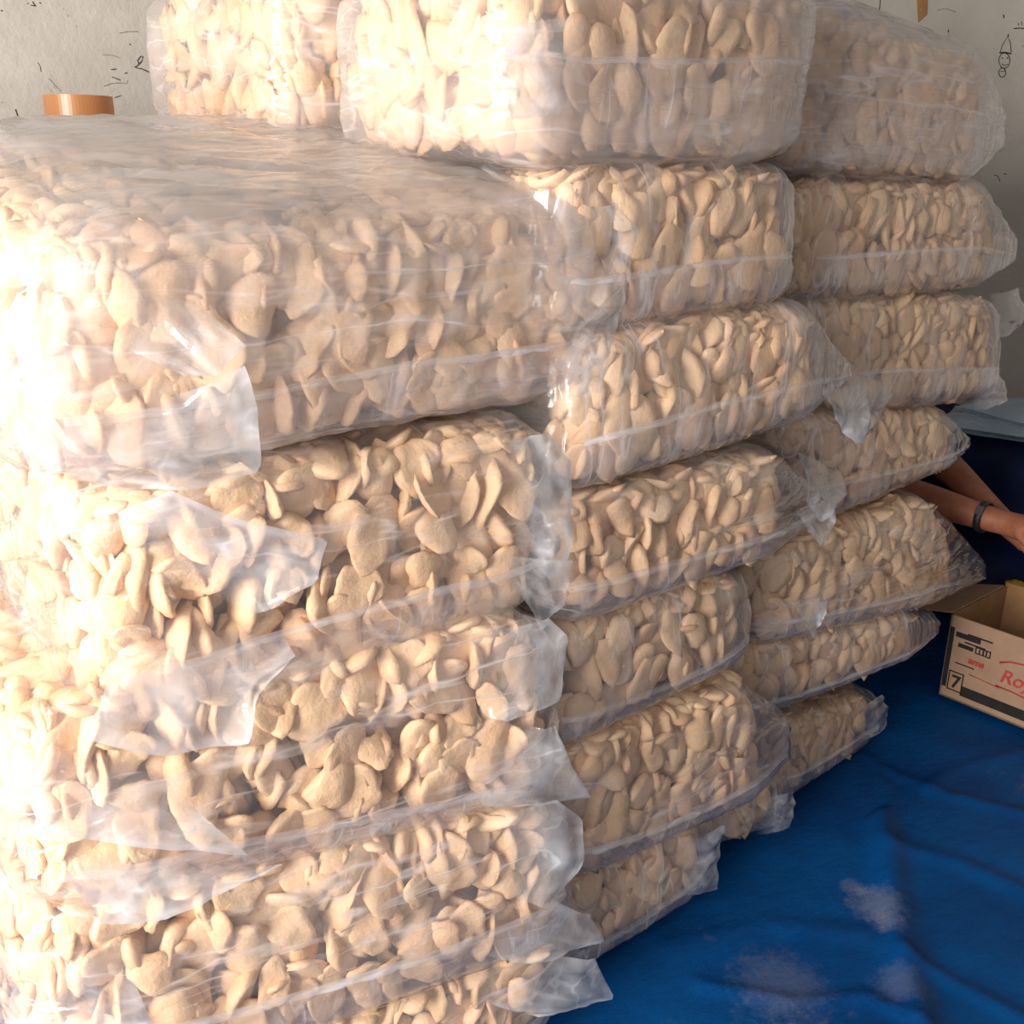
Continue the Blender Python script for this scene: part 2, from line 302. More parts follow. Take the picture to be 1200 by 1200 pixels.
# ------------------------------------------------------------------ bags
def rnd_dir(): v = rng.normal(size=3); return v/np.linalg.norm(v)
class Bag:
    """a stuffed bag between eight corners; c[ix][iy][iz], ix along X, iy into the stack, iz up"""
    def __init__(s, key, c, q=8.5, film='film', tl=0.05, tr=0.35, zc=-0.25, slack=0.0, seed=0, wr=1.0, top=False, left=False, bulge=0.012, xs=0.45, xr=None, zf=None):
        s.key, s.c, s.q, s.film, s.tl, s.tr, s.zc, s.slack, s.seed, s.wr, s.top, s.left, s.bulge = key, np.array(c, float), q, film, tl, tr, zc, slack, seed, wr, top, left, bulge
        s.zf = zc if zf is None else zf; s.xs = xs; s.xr = xr if xr is not None else (1.0 if tr < 0.3 else 0.72)
        s.L = np.linalg.norm(s.c[1, 0].mean(0)-s.c[0, 0].mean(0)); s.D = np.linalg.norm(s.c[:, 1].mean((0, 1))-s.c[:, 0].mean((0, 1))); s.H = np.linalg.norm(s.c[:, :, 1].mean((0, 1))-s.c[:, :, 0].mean((0, 1)))
        s.ex = (s.c[1]-s.c[0]).mean((0, 1)); s.ex /= np.linalg.norm(s.ex); s.ez = np.array([0, 0, 1.0]); s.ey = np.cross(s.ez, s.ex)
    def tri(s, p):
        w = (np.asarray(p)+1)/2; x, y, z = w[..., 0:1], w[..., 1:2], w[..., 2:3]; c = s.c
        return ((c[0, 0, 0]*(1-z)+c[0, 0, 1]*z)*(1-y)+(c[0, 1, 0]*(1-z)+c[0, 1, 1]*z)*y)*(1-x)+((c[1, 0, 0]*(1-z)+c[1, 0, 1]*z)*(1-y)+(c[1, 1, 0]*(1-z)+c[1, 1, 1]*z)*y)*x
    def rounded(s, p):
        """cube point -> rounded-box point with tapered ends"""
        p = np.asarray(p, float); q = s.q
        # rounding radius differs by axis: work with p-norm
        a_ = np.abs(p).copy()
        if s.tr > 0.5: a_[..., 0] = np.where(p[..., 0] > 0, a_[..., 0]*0.0+np.minimum(a_[..., 0], 0.0), a_[..., 0])
        n = (a_**q).sum(-1, keepdims=True)**(1/q)
        n = np.maximum(n, 1e-6); r = p.copy()
        if s.tr > 0.5:
            m_ = a_.max(-1, keepdims=True); k_ = m_/n; r[..., 1:] *= k_; r[..., :1] = np.where(p[..., :1] > 0, r[..., :1], r[..., :1]*k_)
        else: r = p/n*np.abs(p).max(-1, keepdims=True)
        x = r[..., 0]
        for side, amt, x0 in ((1, s.tr, s.xs), (-1, s.tl, 0.72)):
            t = np.clip((x*side-x0)/(1-x0), 0, 1)**1.1
            r = r.copy()
            r[..., 2] = r[..., 2]*(1-amt*t)+(s.zc*amt*t)
            r[..., 1] = r[..., 1]*(1-0.25*amt*t)
        return r
    def surf(s, p, out=0.0):
        p = np.asarray(p, float); r = s.rounded(p); P = s.tri(r)
        # gentle belly on the front
        front = np.clip(-p[..., 1], 0, 1)**3
        P = P-s.ey*(s.bulge*front*(1-p[..., 0]**2)*(1-p[..., 2]**2))[..., None]
        return P
    def inv(s, P):
        """world points -> bag coordinates with the end tapers undone"""
        p = np.zeros_like(P)
        for _ in range(7):
            f0 = s.tri(p); J = np.stack([(s.tri(p+e*1e-4)-f0)/1e-4 for e in np.eye(3)], -1)
            p = p+np.linalg.solve(J, (P-f0)[..., None])[..., 0]; p = np.clip(p, -1.8, 1.8)
        for side, amt, x0 in ((1, s.tr, s.xs), (-1, s.tl, 0.72)):
            t = np.clip((p[..., 0]*side-x0)/(1-x0), 0, 1)**1.1; k = 1-amt*t
            p[..., 2] = (p[..., 2]-s.zc*amt*t)/np.maximum(k, 0.05); p[..., 1] = p[..., 1]/(1-0.25*amt*t)
        p[..., 0] = np.where(p[..., 0] > 0, p[..., 0]/s.xr, p[..., 0]); return p
    def settle(s, items, lim=0.955):
        """push crackers in until the film closes over them"""
        if not items: return
        sub = [VAR[k[0]][0][::5]*k[3]@k[1].T for k in items]; C = np.array([k[2] for k in items]); q = s.q
        for _ in range(9):
            pts = np.stack([v+c for v, c in zip(sub, C)]); p = s.inv(pts); g = (np.abs(p)**q).sum(-1)**(1/q)
            w = g.argmax(1); gi = g[np.arange(len(C)), w]; pw = p[np.arange(len(C)), w]; bad = gi > lim
            if not bad.any(): break
            wt = (np.abs(pw)/gi[:, None])**(q-1); step = np.sign(pw)*wt*np.maximum(gi-lim, 0)[:, None]*1.05
            C = C-(step[:, :1]*s.ex*s.L/2+step[:, 1:2]*s.ey*s.D/2+step[:, 2:]*s.ez*s.H/2)
        for k, c in zip(items, C): k[2] = c
    def make_film(s, parent, n=(64, 30, 30)):
        """cube grid welded by position"""
        nx, ny_, nz = n; V = []; idx = {}; F = []
        def vid(p):
            k = (round(p[0], 5), round(p[1], 5), round(p[2], 5))
            if k not in idx: idx[k] = len(V); V.append(p)
            return idx[k]
        gx, gy, gz = (np.linspace(-1, 1, m+1) for m in (nx, ny_, nz))
        def face(ga, gb, fn, flip):
            for i in range(len(ga)-1):
                for j in range(len(gb)-1):
                    f = [vid(fn(ga[i], gb[j])), vid(fn(ga[i+1], gb[j])), vid(fn(ga[i+1], gb[j+1])), vid(fn(ga[i], gb[j+1]))]
                    F.append(f[::-1] if flip else f)
        face(gx, gz, lambda a, b: (a, -1, b), False); face(gx, gz, lambda a, b: (a, 1, b), True)
        face(gy, gz, lambda a, b: (-1, a, b), True); face(gy, gz, lambda a, b: (1, a, b), False)
        face(gx, gy, lambda a, b: (a, b, 1), False); face(gx, gy, lambda a, b: (a, b, -1), True)
        p = np.array(V); P = s.surf(p); cen = P.mean(0)
        nrm = p/np.abs(p).max(1, keepdims=True); nrm = nrm*(np.abs(nrm) > 0.96); nrm = nrm[:, :1]*s.ex+nrm[:, 1:2]*s.ey+nrm[:, 2:]*s.ez; nrm /= np.linalg.norm(nrm, axis=1, keepdims=True)+1e-9
        sd = s.seed*13.7; d = np.zeros(len(p))
        for i, (a, P0) in enumerate(zip(p, P)):
            x, y, z = P0
            w1 = noise.noise((x*26+sd, y*9, z*7+x*4)); w2 = noise.noise((x*9+z*8+sd, y*12, z*30-x*6)); w3 = noise.noise((x*45+sd, y*45, z*45))
            end = abs(a[0])**4
            d[i] = 0.004+s.wr*(0.0045*(1-abs(w1)*2)*(0.5+0.5*end)+0.004*(1-abs(w2)*2)+0.0022*w3)
        d += s.slack*np.clip(p[:, 2], 0, 1)**4*(1-np.abs(p[:, 0])**6)*(0.6+0.4*np.sin(p[:, 1]*3))
        P = P+nrm*d[:, None]
        P[:, 2] = np.maximum(P[:, 2], 0.002)
        o = mesh_obj('film', P, F, M[s.film], parent)
        return o
    def make_fold(s, parent, width=0.006, x0=-0.93, x1=0.95, n=70):
        """the gusset crease across the front and the loose film that hangs from it to the lower edge"""
        zc = s.zf; V, F = [], []; prof = 9
        for i in range(n+1):
            u = x0+(x1-x0)*i/n; zz = zc+0.06*math.sin(u*2.3+s.seed)+0.03*noise.noise((u*4, s.seed, 0))
            k = width*(0.5+0.8*abs(noise.noise((u*7+s.seed, 3, 0)))); w = 0.5+0.5*noise.noise((u*5+s.seed*3, 1, 7))
            P = s.surf(np.array([u, -1.0, zz]))
            V.append(P-s.ey*0.003+s.ez*0.004); V.append(P-s.ey*(0.006+k)+s.ez*0.001); V.append(P-s.ey*(0.007+k)-s.ez*k)
            for j in range(prof-3):
                f = (j+1)/(prof-3); Q = s.surf(np.array([u, -1.0, zz+(-0.93-zz)*f])); V.append(Q-s.ey*(0.005+0.006*w*math.sin(f*3.0)+0.003*noise.noise((u*14+s.seed, f*3, 5))))
        for i in range(n):
            for k in range(prof-1): F.append((i*prof+k, (i+1)*prof+k, (i+1)*prof+k+1, i*prof+k+1))
        V = np.array(V); V[:, 2] = np.maximum(V[:, 2], 0.003)
        o = mesh_obj('side_fold', V, F, M['film_dull'], parent); o.data.materials.append(M['fold'])
        o.data.polygons.foreach_set('material_index', [1 if (i % (prof-1)) < 2 else 0 for i in range(len(F))])
        return o
    def fill(s, spacing=0.044, faces=('front',), layers=2):
        """pack crackers against the inside of the film, face by face"""
        mine = []
        for fc in faces:
            ax = {'front': 1, 'back': 1, 'left': 0, 'right': 0, 'top': 2}[fc]; sg = {'front': -1, 'back': 1, 'left': -1, 'right': 1, 'top': 1}[fc]
            dims = [s.L, s.D, s.H]; oth = [i for i in range(3) if i != ax]
            outw = [s.ex, s.ey, s.ez][ax]*sg
            for lay in range(layers if fc != 'top' else 1):
                sp = spacing*(1.0 if lay == 0 else 1.05)
                na = max(2, int(dims[oth[0]]*0.93/(sp*0.86))); nb = max(2, int(dims[oth[1]]*0.93/(sp*1.1)))
                for i in range(na):
                    for j in range(nb):
                        a = (i+0.5+rng.uniform(-0.38, 0.38)+(0.5 if j % 2 else 0))/na*2-1; b = (j+0.5+rng.uniform(-0.34, 0.34))/nb*2-1
                        if abs(a) > 1: continue
                        p = np.zeros(3); p[ax] = sg; p[oth[0]] = a*0.99; p[oth[1]] = b*1.06
                        if p[0] > 0: p[0] *= s.xr
                        if fc == 'top' and not s.top and p[1] > -0.35: continue
                        vi = int(rng.integers(len(VAR))); sc = float(rng.uniform(0.78, 1.18))
                        # disc normal: on edge along the bag, or facing out
                        m = rng.random()
                        nd = (s.ex if fc in ('front', 'back', 'top') else s.ey) if m < 0.36 else outw
                        nd = nd+rnd_dir()*rng.uniform(0.12, 0.62); nd /= np.linalg.norm(nd)
                        la = (s.ez if fc != 'top' else s.ey)+rnd_dir()*rng.uniform(0.1, 0.9); la = la-nd*(la@nd); la /= np.linalg.norm(la)
                        Rm = np.stack([la, np.cross(nd, la), nd], 1); ext = VAR[vi][2]*sc
                        sup = math.sqrt(((Rm.T@outw*ext)**2).sum())
                        P = s.surf(p)-outw*(sup*0.86+0.004+lay*0.030)
                        # keep off the other faces
                        for k in range(3):
                            ek = [s.ex, s.ey, s.ez][k]; supk = math.sqrt(((Rm.T@ek*ext)**2).sum())
                            if k == ax: continue
                            lim = 1-(supk*0.85+0.006)/(dims[k]/2)
                            if abs(p[k]) > lim: P = P-ek*np.sign(p[k])*(abs(p[k])-lim)*dims[k]/2
                        mine.append([vi, Rm, P, sc, s.key, outw, lay, fc])
        s.settle(mine); ALL_CRACKERS.extend(mine)
    def core(s, inset=0.080):
        """broken crackers packed in the middle of the bag, one lumpy mass"""
        nx, ny_, nz = 22, 8, 8; b = bmesh.new(); bmesh.ops.create_cube(b, size=2.0); bmesh.ops.subdivide_edges(b, edges=b.edges[:], cuts=11, use_grid_fill=True)
        V = np.array([v.co[:] for v in b.verts]); F = [[v.index for v in f.verts] for f in b.faces]; b.free()
        k = np.array([1-inset*2/s.L, 1-inset*2/s.D, 1-inset*2/s.H]); k = np.maximum(k, 0.3)
        K = s.rounded(V)*k; K[:, 0] = np.where(K[:, 0] > 0, K[:, 0]*s.xr, K[:, 0]); P = s.tri(K)
        nn = P-P.mean(0); nn /= np.linalg.norm(nn, axis=1, keepdims=True)
        P += nn*np.array([0.016*noise.noise(Vector(v)*24) for v in P])[:, None]
        T = [];
        for f in F: T += [(f[0], f[1], f[2]), (f[0], f[2], f[3])]
        return P, np.array(T)

def quad_bag(key, Y, quad, depth, rise=0.0, rise_l=None, **kw):
    """front corners read on the plane y = Y (left, right), the back ones straight behind"""
    Yl, Yr = Y if isinstance(Y, tuple) else (Y, Y)
    TL, TR, BL, BR = [atY(*p, yy) for p, yy in zip(quad, (Yl, Yr, Yl, Yr))]
    for p in (TL, TR, BL, BR): p[2] = max(p[2], 0.004)
    bk = np.array([0, depth, 0]); up_ = np.array([0, 0, rise])
    c = [[[BL, TL], [BL+bk, TL+bk+up_]], [[BR, TR], [BR+bk, TR+bk+up_]]]
    return Bag(key, c, **kw)
def box_bag(key, lo, hi, **kw):
    c = [[[(x, y, z) for z in (lo[2], hi[2])] for y in (lo[1], hi[1])] for x in (lo[0], hi[0])]
    return Bag(key, c, **kw)

A_ = dict(tl=0.06, tr=0.22, wr=1.25, left=True)
BAGS = [
 quad_bag('A1', (1.085, 1.06), ((30, 285), (742, 238), (22, 582), (722, 458)), 0.66, 0.115, film='film_slack', slack=0.012, zc=-0.42, seed=1, top=True, q=10, xs=0.78, **A_),
 quad_bag('A2', (1.085, 1.03), ((88, 582), (672, 488), (112, 890), (662, 702)), 0.56, seed=2, zc=-0.45, q=10, xs=0.78, **A_),
 quad_bag('A3', (1.08, 0.98), ((-8, 852), (672, 712), (35, 1095), (678, 934)), 0.56, seed=3, zc=-0.6, q=10, xs=0.78, **A_),
 quad_bag('A4', (1.06, 0.95), ((12, 1090), (688, 935), (58, 1332), (695, 1098)), 0.56, seed=4, zc=-0.3, q=10, xs=0.78, **A_),
 quad_bag('A5', (1.06, 0.95), ((66, 1332), (692, 1100), (90, 1500), (660, 1230)), 0.56, seed=5, zc=-0.3, q=10, xs=0.78, **A_),
 quad_bag('B1', 1.05, ((600, -75), (982, -25), (598, 192), (952, 194)), 0.46, seed=6, tl=0.08, tr=0.12, zc=0.05, film='film_slack', slack=0.004, left=True),
 quad_bag('B2', 1.05, ((640, 190), (948, 190), (640, 400), (942, 356)), 0.46, seed=7, tl=0.05, tr=0.05, zc=-0.3, film='film_dull', left=True),
 quad_bag('B3', 1.03, ((670, 392), (1020, 346), (652, 594), (1020, 472)), 0.46, seed=8, tr=0.85, zc=-0.55, zf=-0.28, xs=0.5, xr=0.76, film='film_dull'),
 quad_bag('B4', 1.03, ((650, 592), (984, 512), (650, 748), (978, 632)), 0.46, seed=9, tr=0.7, zc=-0.55, zf=-0.4, xs=0.45, xr=0.72, film='film'),
 quad_bag('B5', 1.04, ((645, 743), (892, 660), (642, 896), (895, 770)), 0.46, seed=10, tr=0.15, zc=-0.5, film='film_dull'),
 quad_bag('B6', 1.02, ((645, 893), (938, 780), (665, 1048), (938, 920)), 0.46, seed=11, tr=0.6, zc=-0.6, zf=-0.5, xs=0.5, xr=0.8, film='film'),
 quad_bag('B7', 1.04, ((650, 1046), (858, 936), (640, 1170), (850, 1034)), 0.46, seed=12, tr=0.4, zc=-0.4, xs=0.5, xr=0.85, film='film_dull'),
 quad_bag('C1', 1.125, ((955, -15), (1197, 78), (928, 202), (1190, 216)), 0.46, seed=13, tr=0.6, zc=-0.1, zf=0.0, xs=0.55, xr=0.78, film='film_slack', slack=0.004, left=True),
 quad_bag('C2', 1.125, ((945, 200), (1212, 218), (935, 359), (1206, 333)), 0.46, seed=14, tr=0.7, zc=-0.45, zf=-0.25, xs=0.5, xr=0.78, film='film_dull', left=True),
 quad_bag('C3', 1.12, ((950, 348), (1190, 343), (972, 489), (1184, 470)), 0.46, seed=15, tr=0.2, zc=-0.2, zf=-0.3, film='film_dull'),
 quad_bag('C4', 1.12, ((910, 488), (1157, 476), (962, 619), (1154, 534)), 0.46, seed=16, tr=0.8, zc=-0.75, zf=-0.35, xs=0.5, xr=0.76, film='film_dull'),
 quad_bag('C5', 1.10, ((888, 652), (1172, 556), (880, 767), (1172, 696)), 0.46, seed=17, tr=0.8, zc=-0.85, zf=-0.5, xs=0.3, xr=0.72, film='film'),
 quad_bag('C6', 1.11, ((862, 766), (1113, 703), (858, 858), (1112, 757)), 0.46, seed=18, tr=0.6, zc=-0.6, zf=-0.5, xs=0.5, xr=0.8, film='film_dull'),
 quad_bag('C7', (1.13, 1.18), ((905, 852), (1040, 806), (908, 950), (1042, 856)), 0.40, seed=19, tr=0.4, zc=-0.3, xs=0.5, xr=0.85, film='film_dull'),
 quad_bag('E1', 1.09, ((812, 930), (934, 902), (812, 1000), (934, 968)), 0.3, seed=20, tr=0.4, zc=-0.3, film='film_dull'),
 box_bag('R1', (0.74, 1.53, 1.365), (1.42, 2.10, 1.64), seed=21, left=True, tl=0.05, tr=0.05, zc=0.0, film='film_slack'),
 box_bag('R2', (0.80, 1.53, 1.125), (1.42, 2.10, 1.36), seed=22, left=True, tl=0.05, tr=0.05, zc=0.0, film='film_dull'),
]
zt = [0.004, 0.30, 0.58, 0.84, 1.10, 1.390]
for i in range(5):
    BAGS.append(box_bag('S%d' % (i+1), (0.22+0.02*(i % 2), 1.80, zt[i]), (0.74, 2.36, zt[i+1]-0.004), seed=30+i, left=True, tl=0.05, tr=0.05, zc=0.0, film='film_dull'))
BAG = {b.key: b for b in BAGS}

BAG_LABEL = {
 'A1': ('topmost bag of the near stack, wide, with smooth milky film across its top', 'the wide topmost near bag'),
 'A2': ('clear bag of crackers directly under the wide topmost near bag', 'the second bag of the near stack'),
 'A3': ('clear sagging bag of crackers, third from the top in the near stack', 'the third bag of the near stack'),
 'A4': ('clear bag of large crackers, fourth from the top in the near stack', 'the fourth bag of the near stack'),
 'A5': ('lowest bag of the near stack, mostly cut off by the picture edge', 'the lowest bag of the near stack'),
 'B1': ('big topmost bag of the middle stack with a blue-white crease across it', 'the topmost middle bag'),
 'B2': ('dull shaded bag, second from the top in the middle stack', 'the second middle bag'),
 'B3': ('bag third from the top in the middle stack, pointed film corner sticking out', 'the third middle bag'),
 'B4': ('bag fourth from the top in the middle stack, over a dull one', 'the fourth middle bag'),
 'B5': ('dull bag fifth from the top in the middle stack with a long pale crease', 'the fifth middle bag'),
 'B6': ('glossy bag second from the floor in the middle stack', 'the sixth middle bag'),
 'B7': ('bag lying on the blue tarpaulin at the foot of the middle stack', 'the lowest middle bag'),
 'C1': ('topmost bag of the far stack, rounded, close to the wall drawing', 'the topmost far bag'),
 'C2': ('smooth brownish bag, second from the top in the far stack', 'the second far bag'),
 'C3': ('bag of small rough crackers, third from the top in the far stack', 'the third far bag'),
 'C4': ('greyish bag of the far stack just above the forearms', 'the fourth far bag'),
 'C5': ('shiny pale bag of the far stack pointing its film corner at the carton', 'the fifth far bag'),
 'C6': ('thin bag second from the floor in the far stack, left of the carton', 'the sixth far bag'),
 'C7': ('lowest bag of the far stack with a curled pale film end on the tarpaulin', 'the lowest far bag'),
 'E1': ('small end of a bag on the tarpaulin between the middle and far stacks', 'the small bag between the stacks'),
 'R1': ('tall bag behind the topmost middle bag, standing near the scribbled wall', 'the top rear bag'),
 'R2': ('bag half hidden below the rear top bag, above the wide near bag', 'the rear bag below it'),
 'S1': ('lowest bag of the rear row, on the floor behind the near stack', ''), 'S2': ('second bag from the floor in the rear row behind the near stack', ''),
 'S3': ('middle bag of the rear row hidden behind the near stack', ''), 'S4': ('bag second from the top in the rear row behind the near stack', ''),
 'S5': ('bag under the roll of brown tape behind the wide topmost near bag', 'the bag under the tape'),
}
roots = {}
for b in BAGS:
    base = b.tri(np.array([0.0, 0.0, -1.0])); r = empty('cracker_bag', base); roots[b.key] = r
    lab, _ = BAG_LABEL.get(b.key, ('bag in the rear row behind the near stack', ''))
    near = b.key[0] == 'A'; hid = b.key[0] == 'S'
    f = b.make_film(r, (84, 56, 40) if near else ((30, 24, 16) if hid else (56, 40, 28)))
    for o in [f]: o.location = -Vector(base)
    if b.key[0] in 'ABC' :
        g = b.make_fold(r); g.location = -Vector(base)
    tag(r, lab, 'bag', 'bags of puffed crackers piled in stacks')
    faces = ['front']
    if b.left: faces.append('left')
    if not hid: faces.append('top')
    if hid: faces = ['left']
    b.fill(faces=faces, layers=1 if hid else (3 if near else 2), spacing=0.050 if near else 0.045)

# --- the slack top panel of the uppermost bags: a second layer of film lying over the first
def top_panel(key, lift=0.012, x0=-0.97, x1=0.95, n=60, m=44, drop=0.55):
    """runs over the top from the back and down the upper part of the front, loosest in the middle of the top"""
    b = BAG[key]; V, F, W = [], [], []; lt = b.D; lf = b.H*drop
    for i in range(n+1):
        for j in range(m+1):
            u = x0+(x1-x0)*i/n; d = (lt+lf*(0.75+0.5*noise.noise((u*3, b.seed, 0))))*j/m
            if d < lt: p = np.array([u, 1-2*d/lt, 1.0])
            else: p = np.array([u, -1.0, 1-2*(d-lt)/b.H])
            nrm = np.array([0, 0, 1.0]) if d < lt*0.93 else (np.array([0, 0, 1.0])-b.ey)*0.7 if d < lt*1.07 else -b.ey
            P = b.surf(p); k = noise.noise((u*3+b.seed, p[1]*7+u*4, p[2]*5)); k2 = noise.noise((u*9, p[1]*14+b.seed, 3+p[2]*4))
            e = min(1, 5*min(i/n, 1-i/n)); g = min(1, max(0, (lt+lf*0.6-d)/(lf*1.1)))
            V.append(P+nrm*(0.008+e*g*(lift+0.007*(1-2.2*abs(k))+0.003*k2))); W.append((0.2+0.8*e)*g**1.3*(0.85+0.3*k) if j else 0.0)
    for i in range(n):
        for j in range(m): F.append((i*(m+1)+j, (i+1)*(m+1)+j, (i+1)*(m+1)+j+1, i*(m+1)+j+1))
    o = slackness(mesh_obj('top_panel', V, F, M['film_top'], roots[key]), W); o.location = -roots[key].location
for key in ('A1', 'B1', 'C1'): top_panel(key)

# --- loose film: ears and flaps, each a sheet lofted from the line where it leaves the bag to its free edge
def rail(pts, n):
    pts = [np.array(p, float) for p in pts]; d = [0]
    for a, b in zip(pts[:-1], pts[1:]): d.append(d[-1]+np.linalg.norm(b-a))
    out = []
    for i in range(n+1):
        t = d[-1]*i/n; k = max(j for j in range(len(d)-1) if d[j] <= t+1e-9); f = (t-d[k])/max(d[k+1]-d[k], 1e-9); out.append(pts[k]*(1-f)+pts[k+1]*f)
    return out
def sheet(name, key, inner, outer, out=(0.004, 0.045), n=18, m=14, crumple=0.007, mat='flap', seed=0, plane='front'):
    """inner: the attached line, outer: the free edge; out: how far each stands off the bag's front face"""
    b = BAG[key]; n0 = -b.ey if plane == 'front' else -b.ex
    p0 = b.c[:, 0].mean((0, 1)) if plane == 'front' else b.c[0].mean((0, 1))
    def lift(p, o):
        r_ = ray(p[0], p[1]); t = ((p0+n0*(o+(b.bulge if plane == 'front' else 0))-EYE)@n0)/(r_@n0); return EYE+r_*t
    A = [lift(p, out[0]) for p in rail(inner, n)]; B = [lift(p, out[1]) for p in rail(outer, n)]; V, F, W = [], [], []
    for i in range(n+1):
        for j in range(m+1):
            u, v = i/n, j/m; P = A[i]*(1-v)+B[i]*v
            k = noise.noise((u*3.4+seed*3.1, v*1.3, seed)); k2 = noise.noise((u*8+seed, v*5+seed*2, 2.0))
            P = P+n0*((crumple*(1-2.4*abs(k))+crumple*0.4*k2)*min(1, v*2.5)+0.006*math.sin(v*math.pi))
            if P[2] < 0.004: P[2] = 0.004
            V.append(P); W.append(min(1, v*1.6+0.05)*(0.7+0.5*k2)*(1.5 if j >= m-1 else 1))
    for i in range(n):
        for j in range(m): F.append((i*(m+1)+j, (i+1)*(m+1)+j, (i+1)*(m+1)+j+1, i*(m+1)+j+1))
    o = slackness(mesh_obj(name, V, F, M[mat], roots[key]), W); o.location = -roots[key].location
    return o
sheet('film_flap', 'A1', ((45, 545), (110, 520), (190, 470)), ((150, 575), (232, 572), (304, 552), (302, 480), (285, 428)), seed=1, n=26)
sheet('film_flap', 'A1', ((130, 400), (180, 345), (225, 352)), ((215, 440), (252, 440), (286, 405)), seed=2)
sheet('film_ear', 'A1', ((75, 285), (85, 400), (95, 540)), ((40, 300), (24, 400), (18, 510), (40, 560)), (0.004, 0.02), seed=3)
sheet('film_ear', 'A1', ((692, 245), (706, 300), (690, 350)), ((720, 236), (745, 266), (738, 325), (700, 366)), (0.006, 0.014), seed=4)
sheet('film_ear', 'A1', ((680, 375), (655, 430), (650, 470)), ((735, 330), (718, 395), (705, 458)), (0.006, 0.012), seed=5)
sheet('film_flap', 'A2', ((120, 600), (190, 660), (290, 720)), ((200, 575), (270, 604), (384, 632), (370, 680), (335, 700)), (0.004, 0.06), seed=6, n=26)
sheet('film_flap', 'A2', ((150, 700), (230, 740), (330, 740)), ((105, 870), (200, 885), (290, 872), (300, 820), (345, 770)), (0.004, 0.05), seed=7, n=26)
sheet('film_ear', 'A2', ((590, 515), (600, 580), (605, 640)), ((640, 505), (666, 540), (668, 640), (652, 690)), (0.004, 0.01), seed=8)
sheet('film_ear', 'A2', ((590, 650), (605, 690)), ((668, 655), (660, 705), (632, 738)), (0.004, 0.02), seed=9)
sheet('film_ear', 'A3', ((570, 740), (580, 790), (570, 840)), ((640, 722), (664, 745), (655, 820), (600, 842)), (0.004, 0.03), seed=10)
sheet('film_ear', 'A3', ((520, 935), (570, 880), (620, 850)), ((600, 945), (693, 936), (668, 895), (650, 850)), (0.004, 0.02), seed=11)
sheet('film_flap', 'A3', ((60, 1000), (170, 1000), (260, 1010)), ((120, 1080), (190, 1078), (250, 1050), (330, 1010)), (0.004, 0.05), seed=12)
sheet('film_flap', 'A3', ((20, 880), (90, 880), (180, 900)), ((10, 960), (110, 985), (290, 1000)), (0.004, 0.03), seed=13)
sheet('film_ear', 'A4', ((580, 955), (600, 1000), (600, 1050)), ((650, 935), (683, 960), (683, 1010), (640, 1060)), (0.004, 0.015), seed=14)
sheet('film_ear', 'A4', ((570, 1120), (610, 1085), (640, 1050)), ((640, 1125), (707, 1100), (690, 1070)), (0.004, 0.02), seed=15)
sheet('film_flap', 'A4', ((20, 1110), (60, 1100), (140, 1110)), ((5, 1200), (80, 1210), (180, 1200)), (0.004, 0.03), seed=40)
sheet('film_ear', 'A5', ((560, 1170), (600, 1150), (640, 1120)), ((630, 1190), (718, 1168), (695, 1120)), (0.004, 0.02), seed=16)
sheet('film_ear', 'B1', ((690, 15), (680, 80), (700, 130)), ((600, 30), (586, 80), (596, 140)), (0.004, 0.015), seed=17)
sheet('film_flap', 'B3', ((960, 455), (990, 455), (1015, 448)), ((975, 490), (996, 515), (1010, 520)), (0.0, -0.01), 10, 8, seed=19)
sheet('film_flap', 'B4', ((930, 600), (950, 590), (975, 590)), ((945, 622), (962, 640), (972, 622)), (0.004, 0.03), 10, 8, seed=21)
sheet('film_ear', 'C3', ((1160, 345), (1165, 370), (1165, 395)), ((1192, 336), (1204, 372), (1180, 392)), (0.0, -0.02), seed=28)
sheet('film_ear', 'C3', ((1140, 430), (1140, 455), (1140, 480)), ((1172, 432), (1180, 468), (1165, 476)), (0.004, 0.01), seed=29)
sheet('film_flap', 'C3', ((975, 450), (1000, 440), (1045, 440)), ((985, 500), (1000, 520), (1030, 490)), (0.004, 0.04), seed=30)
sheet('film_flap', 'C4', ((935, 530), (960, 540), (990, 560)), ((945, 590), (962, 612), (984, 590)), (0.004, 0.05), seed=32)
sheet('film_flap', 'C5', ((925, 705), (945, 690), (965, 690)), ((937, 725), (952, 750), (964, 720)), (0.004, 0.035), 10, 8, seed=34)
sheet('film_ear', 'C7', ((1005, 830), (1010, 850), (1005, 870)), ((1034, 814), (1040, 832), (1036, 850)), (0.004, 0.015), seed=36)
sheet('film_ear', 'E1', ((890, 940), (892, 960), (885, 978)), ((928, 922), (931, 948), (922, 968)), (0.004, 0.015), seed=37)
sheet('film_ear', 'B7', ((800, 985), (800, 1015), (790, 1050)), ((848, 965), (840, 1010), (838, 1040)), (0.004, 0.015), seed=23)

